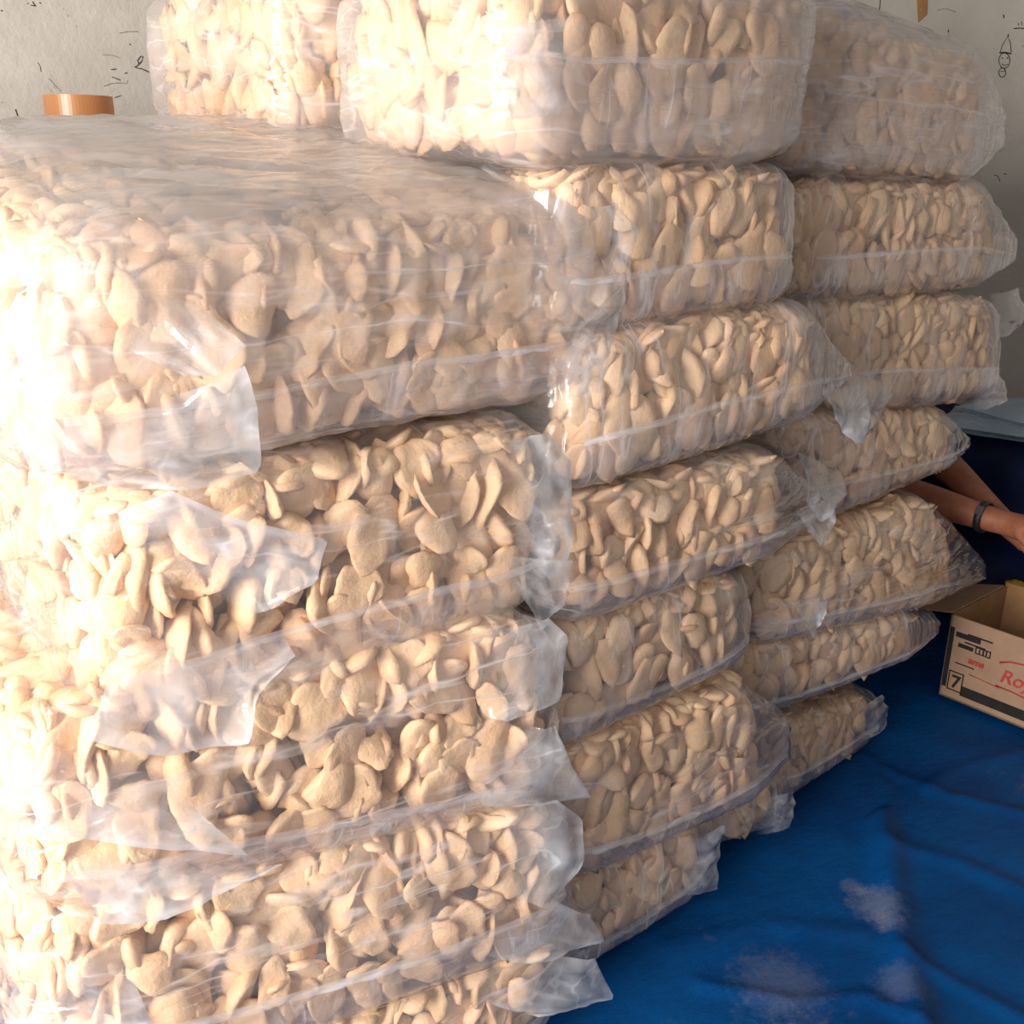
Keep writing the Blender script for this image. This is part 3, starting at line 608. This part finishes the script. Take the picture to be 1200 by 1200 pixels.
# --- the crackers themselves: the 300 that show largest are things, the rest one mass
score = []
for i, k in enumerate(ALL_CRACKERS):
    x, y, z = px(k[2]); ok = k[6] == 0 and k[4] in ('A1', 'A2', 'A3', 'A4') and k[7] in ('front',) and -10 < x < 1210 and -10 < y < 1210
    if ok: score.append((z/k[3], i))
score.sort(); chosen = {i for _, i in score[:300]}
var_me = {}
for vi, (P, F, e) in enumerate(VAR_HI):
    me = bpy.data.meshes.new('cracker'); me.from_pydata(P.tolist(), [], F.tolist()); me.materials.append(M['cracker']); me.polygons.foreach_set('use_smooth', [True]*len(me.polygons)); me.update(); var_me[vi] = me
Vs, Fs, off = [], [], 0
for i, (vi, Rm, P, sc, key, outw, lay, fc) in enumerate(ALL_CRACKERS):
    if i in chosen:
        o = bpy.data.objects.new('cracker', var_me[vi]); COL.objects.link(o)
        m = Matrix([list(Rm[0]*sc)+[P[0]], list(Rm[1]*sc)+[P[1]], list(Rm[2]*sc)+[P[2]], [0, 0, 0, 1]]); o.matrix_world = m
        tag(o, 'puffed tan cracker against the front film of '+BAG_LABEL[key][1], 'cracker', 'crackers showing at the front of '+BAG_LABEL[key][1])
    else:
        Pv, Fv, _ = VAR[vi]; V = (Pv*sc)@Rm.T+P; Vs.append(V); Fs.append(Fv+off); off += len(V)
for b in BAGS:
    P, T = b.core(); Vs.append(P); Fs.append(T+off); off += len(P)
tag(tri_obj('puffed_crackers', np.concatenate(Vs), np.concatenate(Fs), M['cracker']), 'mass of puffed tan crackers packed inside the clear bags', 'crackers', kind='stuff')
print('crackers', len(ALL_CRACKERS), 'tris', sum(len(f) for f in Fs))
#__MORE__
# ------------------------------------------------------------------ roll of brown tape
def tape_roll(loc):
    r = empty('tape_roll', loc); tag(r, 'roll of brown packing tape lying behind the wide topmost near bag', 'tape')
    def annulus(name, r0, r1, h, mat, n=64, inset=0.0):
        V, F = [], []
        for i in range(n):
            a = 2*math.pi*i/n
            for rr, z in ((r0, inset), (r1, inset), (r1, h-inset), (r0, h-inset)): V.append((rr*math.cos(a), rr*math.sin(a), z))
        for i in range(n):
            j = (i+1) % n
            for k in range(4): F.append((i*4+k, j*4+k, j*4+(k+1) % 4, i*4+(k+1) % 4))
        return mesh_obj(name, V, F, mat, r, False)
    annulus('tape_windings', 0.040, 0.057, 0.048, M['tape_side'], inset=0.0005); annulus('core', 0.0375, 0.040, 0.048, M['card_core'])
M['tape_side'] = plain('tape_windings', (0.30, 0.125, 0.04), 0.35, 0.5, 8, 0.12, 0.02)
M['card_core'] = plain('card_core', (0.62, 0.60, 0.58), 0.7, 0.3)
tape_roll((0.585, 1.985, 1.396))

# ------------------------------------------------------------------ carton
M['card'] = plain('corrugated_card', (0.28, 0.15, 0.07), 0.8, 0.2, 26, 0.12, 0.1)
M['card_pale'] = plain('printed_card_face', (0.31, 0.19, 0.12), 0.75, 0.2, 20, 0.10, 0.05)
M['print_black'] = plain('black_print', (0.018, 0.016, 0.016), 0.8, 0.2)
M['print_red'] = plain('red_print', (0.40, 0.045, 0.04), 0.7, 0.2)
def slab(name, corners, thick, mat, parent):
    a, b, c, d = (Vector(p) for p in corners); nn = (b-a).cross(d-a).normalized()*thick
    V = [a, b, c, d, a+nn, b+nn, c+nn, d+nn]
    return mesh_obj(name, V, [(3, 2, 1, 0), (4, 5, 6, 7), (0, 1, 5, 4), (1, 2, 6, 5), (2, 3, 7, 6), (3, 0, 4, 7)], mat, parent, False)
BX0, BX1, BY0, BY1, BH = 0.0, 0.30, -0.46, 0.0, 0.232
box = empty('cardboard_carton', (2.39, 1.20, 0.012)); box.rotation_euler.z = math.radians(2.0)
tag(box, 'open printed cardboard carton standing on the blue tarpaulin beside the far stack', 'carton')
T = 0.005
front = slab('front_panel', ((BX0, BY1, 0), (BX0, BY0, 0), (BX0, BY0, BH), (BX0, BY1, BH)), -T, M['card_pale'], box)
slab('back_panel', ((BX1, BY0, 0), (BX1, BY1, 0), (BX1, BY1, BH+0.012), (BX1, BY0, BH+0.012)), -T, M['card'], box)
slab('side_panel', ((BX0, BY1, 0), (BX1, BY1, 0), (BX1, BY1, BH), (BX0, BY1, BH)), T, M['card'], box)
slab('side_panel', ((BX1, BY0, 0), (BX0, BY0, 0), (BX0, BY0, BH), (BX1, BY0, BH)), T, M['card'], box)
slab('bottom_panel', ((BX0, BY0, 0), (BX1, BY0, 0), (BX1, BY1, 0), (BX0, BY1, 0)), T, M['card'], box)
slab('flap', ((BX0+0.01, BY1+0.002, BH), (BX1-0.01, BY1+0.002, BH), (BX1-0.02, BY1+0.13, BH-0.035), (BX0+0.02, BY1+0.13, BH-0.035)), 0.004, M['card_pale'], box)
slab('flap', ((BX1-0.01, BY0-0.002, BH), (BX0+0.01, BY0-0.002, BH), (BX0+0.02, BY0-0.12, BH-0.05), (BX1-0.02, BY0-0.12, BH-0.05)), 0.004, M['card_pale'], box)
def print_bar(name, y0, y1, z0, z1, mat): slab(name, ((-0.0015, y1, z0), (-0.0015, y0, z0), (-0.0015, y0, z1), (-0.0015, y1, z1)), -0.001, mat, front)
print_bar('printed_band', BY0, -0.055, 0.020, 0.048, M['print_black'])
print_bar('printed_edge', -0.015, -0.003, 0.03, 0.20, M['print_black'])
for (y0, y1, z0, z1) in ((-0.058, -0.018, 0.078, 0.081), (-0.058, -0.018, 0.026, 0.029), (-0.021, -0.018, 0.026, 0.081), (-0.058, -0.055, 0.026, 0.081)): print_bar('printed_square', y0, y1, z0, z1, M['print_black'])
for (y0, y1, z0, z1) in ((-0.10, -0.045, 0.168, 0.172), (-0.085, -0.02, 0.178, 0.192), (-0.115, -0.075, 0.150, 0.153), (-0.115, -0.075, 0.166, 0.169), (-0.078, -0.075, 0.150, 0.169), (-0.115, -0.112, 0.150, 0.169), (-0.098, -0.094, 0.152, 0.168), (-0.106, -0.102, 0.154, 0.166), (-0.088, -0.085, 0.153, 0.165), (-0.07, -0.03, 0.152, 0.163), (-0.08, -0.03, 0.105, 0.108), (-0.115, -0.05, 0.192, 0.196)): print_bar('printed_mark', y0, y1, z0, z1, M['print_black'])
def lettering(txt, y, z, size, mat, shear=0.0, bold=0.0):
    cu = bpy.data.curves.new('lettering', 'FONT'); cu.body = txt; cu.size = size; cu.extrude = 0.0005; cu.shear = shear; cu.offset = bold
    tmp = bpy.data.objects.new('tmp', cu); COL.objects.link(tmp); dg = bpy.context.evaluated_depsgraph_get()
    me = bpy.data.meshes.new_from_object(tmp.evaluated_get(dg)); bpy.data.objects.remove(tmp)
    me.materials.clear(); o = link_mesh('lettering', me, mat, front, False)
    o.matrix_local = Matrix(((0, 0, -1, -0.002), (-1, 0, 0, y), (0, 1, 0, z), (0, 0, 0, 1))); return o
lettering('7', -0.027, 0.036, 0.050, M['print_black'], 0.0, 0.0008)
lettering('Roy', -0.146, 0.102, 0.050, M['print_red'], 0.25, 0.0006)
lettering('ams', -0.062, 0.118, 0.026, M['print_red'], 0.1, 0.0008)
def red_arc(pts, r): tube('printed_swash', [(-0.0018, y, z) for y, z in pts], r, M['print_red'], front, 5, (1, 0, 0))
red_arc([(-0.140+0.0, 0.150), (-0.165, 0.162), (-0.20, 0.167), (-0.24, 0.168), (-0.30, 0.164)], 0.0022)
red_arc([(-0.140, 0.086), (-0.18, 0.085), (-0.23, 0.080), (-0.30, 0.082)], 0.0022)
red_arc([(-0.07, 0.088), (-0.10, 0.086), (-0.15, 0.082)], 0.0012)

# a second, closed carton behind with snack packets on it
box2 = empty('cardboard_carton', (2.93, 1.22, 0.012)); tag(box2, 'closed low cardboard carton behind the open one, small packets lying on it', 'carton')
bm = bmesh.new(); add_box(bm, (-0.13, -0.32, 0), (0.15, 0.10, 0.15), 0.004); bm_obj('body', bm, M['card'], box2)
bm = bmesh.new(); add_box(bm, (-0.132, -0.13, 0.15), (0.152, -0.09, 0.1512)); bm_obj('sealing_tape', bm, M['brown_tape'], box2)
def packet(loc, rz, col, label, grp):
    m = plain('packet_print', col, 0.35, 0.5, 40, 0.35, 0.05); n = 14; V, F = [], []
    for side in (1, -1):
        for i in range(n+1):
            for j in range(n+1):
                u, v = i/n*2-1, j/n*2-1; z = 0.016*(1-abs(u)**4)*(1-v*v)*side+0.003*noise.noise((u*4, v*4, col[0]*9))
                V.append((u*0.055, v*0.04, z))
    k = (n+1)**2
    for s_ in (0, 1):
        for i in range(n):
            for j in range(n):
                f = [s_*k+i*(n+1)+j, s_*k+(i+1)*(n+1)+j, s_*k+(i+1)*(n+1)+j+1, s_*k+i*(n+1)+j+1]; F.append(f if s_ == 0 else f[::-1])
    r = empty('snack_packet', loc); r.rotation_euler = (0.0, 0.0, rz); mesh_obj('pouch', V, F, m, r)
    for sx in (-1, 1):
        VV = [(sx*(0.053+0.012*i), -0.04+0.08*j/10, 0.0012*(-1)**j) for i in range(2) for j in range(11)]
        mesh_obj('crimped_end', VV+[(x, y, z-0.001) for x, y, z in VV], [(j, j+1, 12+j, 11+j) for j in range(10)]+[(33+j, 34+j, 23+j, 22+j) for j in range(10)], m, r, False)
    tag(r, label, 'packet', grp)
packet((2.90, 1.27, 0.182), 0.5, (0.55, 0.36, 0.03), 'yellow snack packet on the closed carton next to a red one', 'small packets on the carton')
packet((2.88, 1.165, 0.182), -0.4, (0.50, 0.03, 0.015), 'red snack packet on the closed carton next to a yellow one', 'small packets on the carton')
packet((2.97, 1.10, 0.182), 0.9, (0.01, 0.05, 0.25), 'blue snack packet lying on the closed carton', 'small packets on the carton')

# ------------------------------------------------------------------ tarpaulin-covered heap with plastic sheets on it
heap = empty('covered_heap', (3.10, 1.55, 0)); tag(heap, 'low heap under a dark blue tarpaulin by the wall behind the forearms', 'heap')
b = bmesh.new(); bmesh.ops.create_cube(b, size=2.0); bmesh.ops.subdivide_edges(b, edges=b.edges[:], cuts=22, use_grid_fill=True)
for v in b.verts:
    p = v.co.copy(); n_ = (abs(p.x)**5+abs(p.y)**5+abs(p.z)**5)**0.2; p = p/n_*max(abs(p.x), abs(p.y), abs(p.z))
    d = 0.02*noise.noise(p*3)+0.012*(1-2*abs(noise.noise((p.x*5, p.y*6, p.z*1.2))))
    fl = 1+0.10*max(0, -p.z)
    v.co = Vector((p.x*0.24*fl+d, p.y*0.62*fl+d, max(0.002, 0.285+p.z*0.285+d*(p.z > 0.5))))
bm_obj('tarpaulin_cover', b, M['tarp_shaded'], heap, True)
M['white_plastic'] = film_mat('white_plastic_sheet', 0.75, 0.95, 0.6, (1, 1, 1), (0, 0, 0.4), 0.3, (0.62, 0.72, 0.82))
def folded_sheet(loc, rz, sx, sy, seed, label):
    n = 26; V, F = [], []
    for s_ in (1, -1):
        for i in range(n+1):
            for j in range(n+1):
                u, v = i/n*2-1, j/n*2-1; w = (1-abs(u)**4)*(1-abs(v)**4); rim = 1+0.10*noise.noise((math.atan2(u, v)*1.5, seed, 1))
                z = s_*0.018*w**0.5+0.012*(1-2*abs(noise.noise((u*2.5+seed, v*1.5, 2))))*w+(0.03 if s_ > 0 else 0.02)
                V.append((u*sx*rim, v*sy*rim, max(z, 0.003) if s_ > 0 else max(0.002, min(z, 0.02))))
    k = (n+1)**2
    for s_ in (0, 1):
        for i in range(n):
            for j in range(n):
                f = [s_*k+i*(n+1)+j, s_*k+(i+1)*(n+1)+j, s_*k+(i+1)*(n+1)+j+1, s_*k+i*(n+1)+j+1]; F.append(f if s_ == 0 else f[::-1])
    o = mesh_obj('plastic_sheet', V, F, M['white_plastic']); o.location = loc; o.rotation_euler.z = rz
    tag(o, label, 'plastic sheet', 'folded plastic on the covered heap'); return o
folded_sheet((3.06, 1.42, 0.572), 0.3, 0.15, 0.22, 1.0, 'lower folded pale blue plastic bag on the dark tarpaulin heap')
folded_sheet((3.08, 1.38, 0.606), -0.2, 0.13, 0.20, 5.0, 'upper crumpled pale plastic bag lying on the folded one')

# ------------------------------------------------------------------ seated person behind the far stack
def skin_mesh(name, nodes, edges, mat, parent=None, root='pelvis', sub=2):
    keys = list(nodes); me = bpy.data.meshes.new(name); me.from_pydata([nodes[k][0] for k in keys], [(keys.index(a), keys.index(b)) for a, b in edges], [])
    o = bpy.data.objects.new(name, me); COL.objects.link(o); me.materials.append(mat)
    md = o.modifiers.new('skin', 'SKIN'); md.use_smooth_shade = True
    for i, k in enumerate(keys):
        r = nodes[k][1]; sv = me.skin_vertices[0].data[i]; sv.radius = (r, r) if not isinstance(r, tuple) else r; sv.use_root = (k == root)
    ss = o.modifiers.new('sub', 'SUBSURF'); ss.levels = sub; ss.render_levels = sub
    dg = bpy.context.evaluated_depsgraph_get(); me2 = bpy.data.meshes.new_from_object(o.evaluated_get(dg)); bpy.data.objects.remove(o)
    return link_mesh(name, me2, mat, parent)
def skin_mat():
    t = NT('skin'); c = t.coord(); f = t.noise(40, 4, 0.6, c)
    t.principled(t.ramp(f, [(0.3, (0.22, 0.075, 0.038)), (0.7, (0.30, 0.11, 0.057))]), 0.5, t.bump(f, 0.1, 0.002), 0.4, Subsurface_Weight=0.0); return t.m
M['skin'] = skin_mat()
M['navy'] = plain('navy_cloth', (0.008, 0.011, 0.03), 0.9, 0.2, 60, 0.3, 0.2)
M['black'] = plain('black_rubber', (0.012, 0.012, 0.012), 0.5, 0.4)
M['hair'] = plain('black_hair', (0.01, 0.008, 0.007), 0.5, 0.4, 120, 0.4, 0.5)
N = {'pelvis': ((2.62, 1.80, 0.17), 0.13), 'waist': ((2.60, 1.78, 0.32), 0.12), 'chest': ((2.55, 1.71, 0.50), 0.135), 'collar': ((2.51, 1.66, 0.62), 0.085),
     'neck': ((2.48, 1.61, 0.70), 0.050), 'jaw': ((2.445, 1.56, 0.765), 0.062), 'skull': ((2.445, 1.575, 0.84), 0.082), 'crown': ((2.455, 1.585, 0.895), 0.055),
     'sh_a': ((2.38, 1.61, 0.62), 0.058), 'el_a': ((2.345, 1.42, 0.545), 0.046), 'fa_a': ((2.335, 1.29, 0.545), 0.045), 'wr_a': ((2.345, 1.10, 0.537), 0.031), 'palm_a': ((2.35, 1.025, 0.540), 0.034),
     'sh_b': ((2.69, 1.66, 0.62), 0.058), 'el_b': ((2.60, 1.47, 0.60), 0.046), 'fa_b': ((2.55, 1.36, 0.58), 0.044), 'wr_b': ((2.46, 1.15, 0.505), 0.030), 'palm_b': ((2.45, 1.085, 0.475), 0.033),
     'hip_a': ((2.52, 1.74, 0.14), 0.09), 'kn_a': ((2.50, 1.42, 0.24), 0.068), 'an_a': ((2.62, 1.55, 0.06), 0.042), 'toe_a': ((2.66, 1.45, 0.045), 0.035),
     'hip_b': ((2.72, 1.78, 0.14), 0.09), 'kn_b': ((2.86, 1.50, 0.22), 0.068), 'an_b': ((2.76, 1.60, 0.06), 0.042), 'toe_b': ((2.70, 1.50, 0.045), 0.035)}
Ed = [('pelvis', 'waist'), ('waist', 'chest'), ('chest', 'collar'), ('collar', 'neck'), ('neck', 'jaw'), ('jaw', 'skull'), ('skull', 'crown')]
for s_ in 'ab':
    Ed += [('chest' if False else 'collar', 'sh_'+s_), ('sh_'+s_, 'el_'+s_), ('el_'+s_, 'fa_'+s_), ('fa_'+s_, 'wr_'+s_), ('wr_'+s_, 'palm_'+s_), ('pelvis', 'hip_'+s_), ('hip_'+s_, 'kn_'+s_), ('kn_'+s_, 'an_'+s_), ('an_'+s_, 'toe_'+s_)]
def fingers(sfx, palm, dirv, side, down):
    d = Vector(dirv).normalized(); sd = Vector(side).normalized(); dn = Vector(down).normalized(); p = Vector(palm)
    for k, (off, ln) in enumerate(((-0.027, 0.055), (-0.009, 0.066), (0.009, 0.062), (0.027, 0.048))):
        a = p+d*0.036+sd*off; b_ = a+d*ln*0.5+dn*0.006; c = b_+d*ln*0.35+dn*0.024
        for nm, q, r in (('k', a, 0.0105), ('m', b_, 0.009), ('t', c, 0.0075)): N[f'{nm}{k}_{sfx}'] = (tuple(q), r)
        Ed.extend([('palm_'+sfx, f'k{k}_{sfx}'), (f'k{k}_{sfx}', f'm{k}_{sfx}'), (f'm{k}_{sfx}', f't{k}_{sfx}')])
    a = p-d*0.012+sd*(-0.040)+dn*0.008; b_ = a+d*0.032+sd*(-0.014)+dn*0.014
    N['th0_'+sfx] = (tuple(a), 0.0125); N['th1_'+sfx] = (tuple(b_), 0.0095); Ed.extend([('palm_'+sfx, 'th0_'+sfx), ('th0_'+sfx, 'th1_'+sfx)])
fingers('a', N['palm_a'][0], (0.08, -1, -0.15), (1, 0.08, 0), (0, -0.1, -1))
fingers('b', N['palm_b'][0], (-0.25, -0.8, -0.35), (-1, 0.2, 0.2), (0.1, 0.2, -1))
person = empty('person', (2.62, 1.72, 0)); inv_p = Matrix.Translation((-2.62, -1.72, 0))
tag(person, 'person in dark navy clothes sitting behind the far stack, bare forearms over the carton', 'person')
def shift(nodes): return {k: (tuple(Vector(v[0])-Vector((2.62, 1.72, 0))), v[1]) for k, v in nodes.items()}
body = skin_mesh('body', shift(N), Ed, M['skin'], person)
def face_bit(name, off, r, mat, sc=(1, 1, 1)):
    b2 = bmesh.new(); bmesh.ops.create_icosphere(b2, subdivisions=2, radius=r)
    fwd = Vector((-0.25, -0.9, -0.3)).normalized(); sd = fwd.cross(Vector((0, 0, 1))).normalized(); u_ = sd.cross(fwd)
    c = Vector(N['skull'][0])-Vector((2.62, 1.72, 0))+sd*off[0]+fwd*off[1]+u_*off[2]
    for v in b2.verts: v.co = c+sd*v.co.x*sc[0]+fwd*v.co.y*sc[1]+u_*v.co.z*sc[2]
    return bm_obj(name, b2, mat, person, True)
M['eye'] = plain('eye_white', (0.7, 0.68, 0.65), 0.3, 0.5, 5, 0.02, 0.0); M['lip'] = plain('lips', (0.28, 0.08, 0.06), 0.5)
for s_ in (-1, 1):
    face_bit('eye', (s_*0.030, 0.064, -0.012), 0.011, M['eye']); face_bit('pupil', (s_*0.030, 0.073, -0.013), 0.005, M['black']); face_bit('ear', (s_*0.078, 0.0, -0.02), 0.024, M['skin'], (0.4, 0.8, 1.2))
    face_bit('eyebrow', (s_*0.030, 0.072, 0.006), 0.014, M['hair'], (1.2, 0.4, 0.25))
face_bit('nose', (0, 0.078, -0.034), 0.014, M['skin'], (0.9, 1.2, 1.6)); face_bit('mouth', (0, 0.068, -0.068), 0.02, M['lip'], (1.1, 0.4, 0.3))
b2 = bmesh.new(); bmesh.ops.create_icosphere(b2, subdivisions=4, radius=0.094); c = Vector(N['skull'][0])-Vector((2.62, 1.72, 0))+Vector((0.012, 0.018, 0.012))
for v in list(b2.verts):
    if v.co.z < -0.02 and v.co.y < 0.02: b2.verts.remove(v)
for v in b2.verts: v.co = c+Vector((v.co.x*0.93, v.co.y, v.co.z))*(1+0.04*noise.noise(v.co*40))
hair = bm_obj('hair', b2, M['hair'], person, True); hair.modifiers.new('thickness', 'SOLIDIFY').thickness = 0.006
Sh = {k: (N[k][0], r) for k, r in (('pelvis', 0.15), ('waist', 0.15), ('chest', 0.165), ('collar', 0.10))}
Se = [('pelvis', 'waist'), ('waist', 'chest'), ('chest', 'collar')]
for s_ in 'ab':
    a, e = Vector(N['sh_'+s_][0]), Vector(N['el_'+s_][0]); Sh['sh_'+s_] = (tuple(a), 0.078); Sh['cuff_'+s_] = (tuple(a.lerp(e, 0.62)), 0.074); Se += [('collar', 'sh_'+s_), ('sh_'+s_, 'cuff_'+s_)]
skin_mesh('shirt', shift(Sh), Se, M['navy'], person)
Tr = {'pelvis': (N['pelvis'][0], 0.155)}; Te = []
for s_ in 'ab':
    Tr['hip_'+s_] = (N['hip_'+s_][0], 0.105); Tr['kn_'+s_] = (N['kn_'+s_][0], 0.085); k_, a_ = Vector(N['kn_'+s_][0]), Vector(N['an_'+s_][0]); Tr['hem_'+s_] = (tuple(k_.lerp(a_, 0.85)), 0.062)
    Te += [('pelvis', 'hip_'+s_), ('hip_'+s_, 'kn_'+s_), ('kn_'+s_, 'hem_'+s_)]
skin_mesh('trousers', shift(Tr), Te, M['navy'], person)
wd = (Vector(N['palm_a'][0])-Vector(N['fa_a'][0])).normalized(); wc = Vector(N['fa_a'][0]).lerp(Vector(N['wr_a'][0]), 0.80)-Vector((2.62, 1.72, 0))
sa = wd.cross(Vector((0, 0, 1))).normalized(); sb = sa.cross(wd); V, F = [], []
for i in range(32):
    an = 2*math.pi*i/32
    for rr, z in ((0.0345, -0.008), (0.0385, -0.008), (0.0385, 0.008), (0.0345, 0.008)): V.append(wc+(sa*math.cos(an)+sb*math.sin(an))*rr+wd*z)
for i in range(32):
    for k in range(4): F.append((i*4+k, ((i+1) % 32)*4+k, ((i+1) % 32)*4+(k+1) % 4, i*4+(k+1) % 4))
wb_ = mesh_obj('wristband', V, F, M['black'], person); tag(wb_, 'black wristband')
vis = -sa if (-sa).x < 0 else sa
b2 = bmesh.new(); add_box(b2, (-0.004, -0.009, -0.012), (0.004, 0.009, 0.012), 0.002); 
rot = Matrix((((vis*0.8+sb*0.6).normalized()), wd, (vis*0.8+sb*0.6).normalized().cross(wd))).transposed().to_4x4()
bmesh.ops.transform(b2, matrix=Matrix.Translation(wc+(vis*0.8+sb*0.6).normalized()*0.039)@rot, verts=b2.verts); bm_obj('watch_face', b2, plain('watch_glass', (0.05, 0.05, 0.05), 0.1, 0.8), wb_, True)
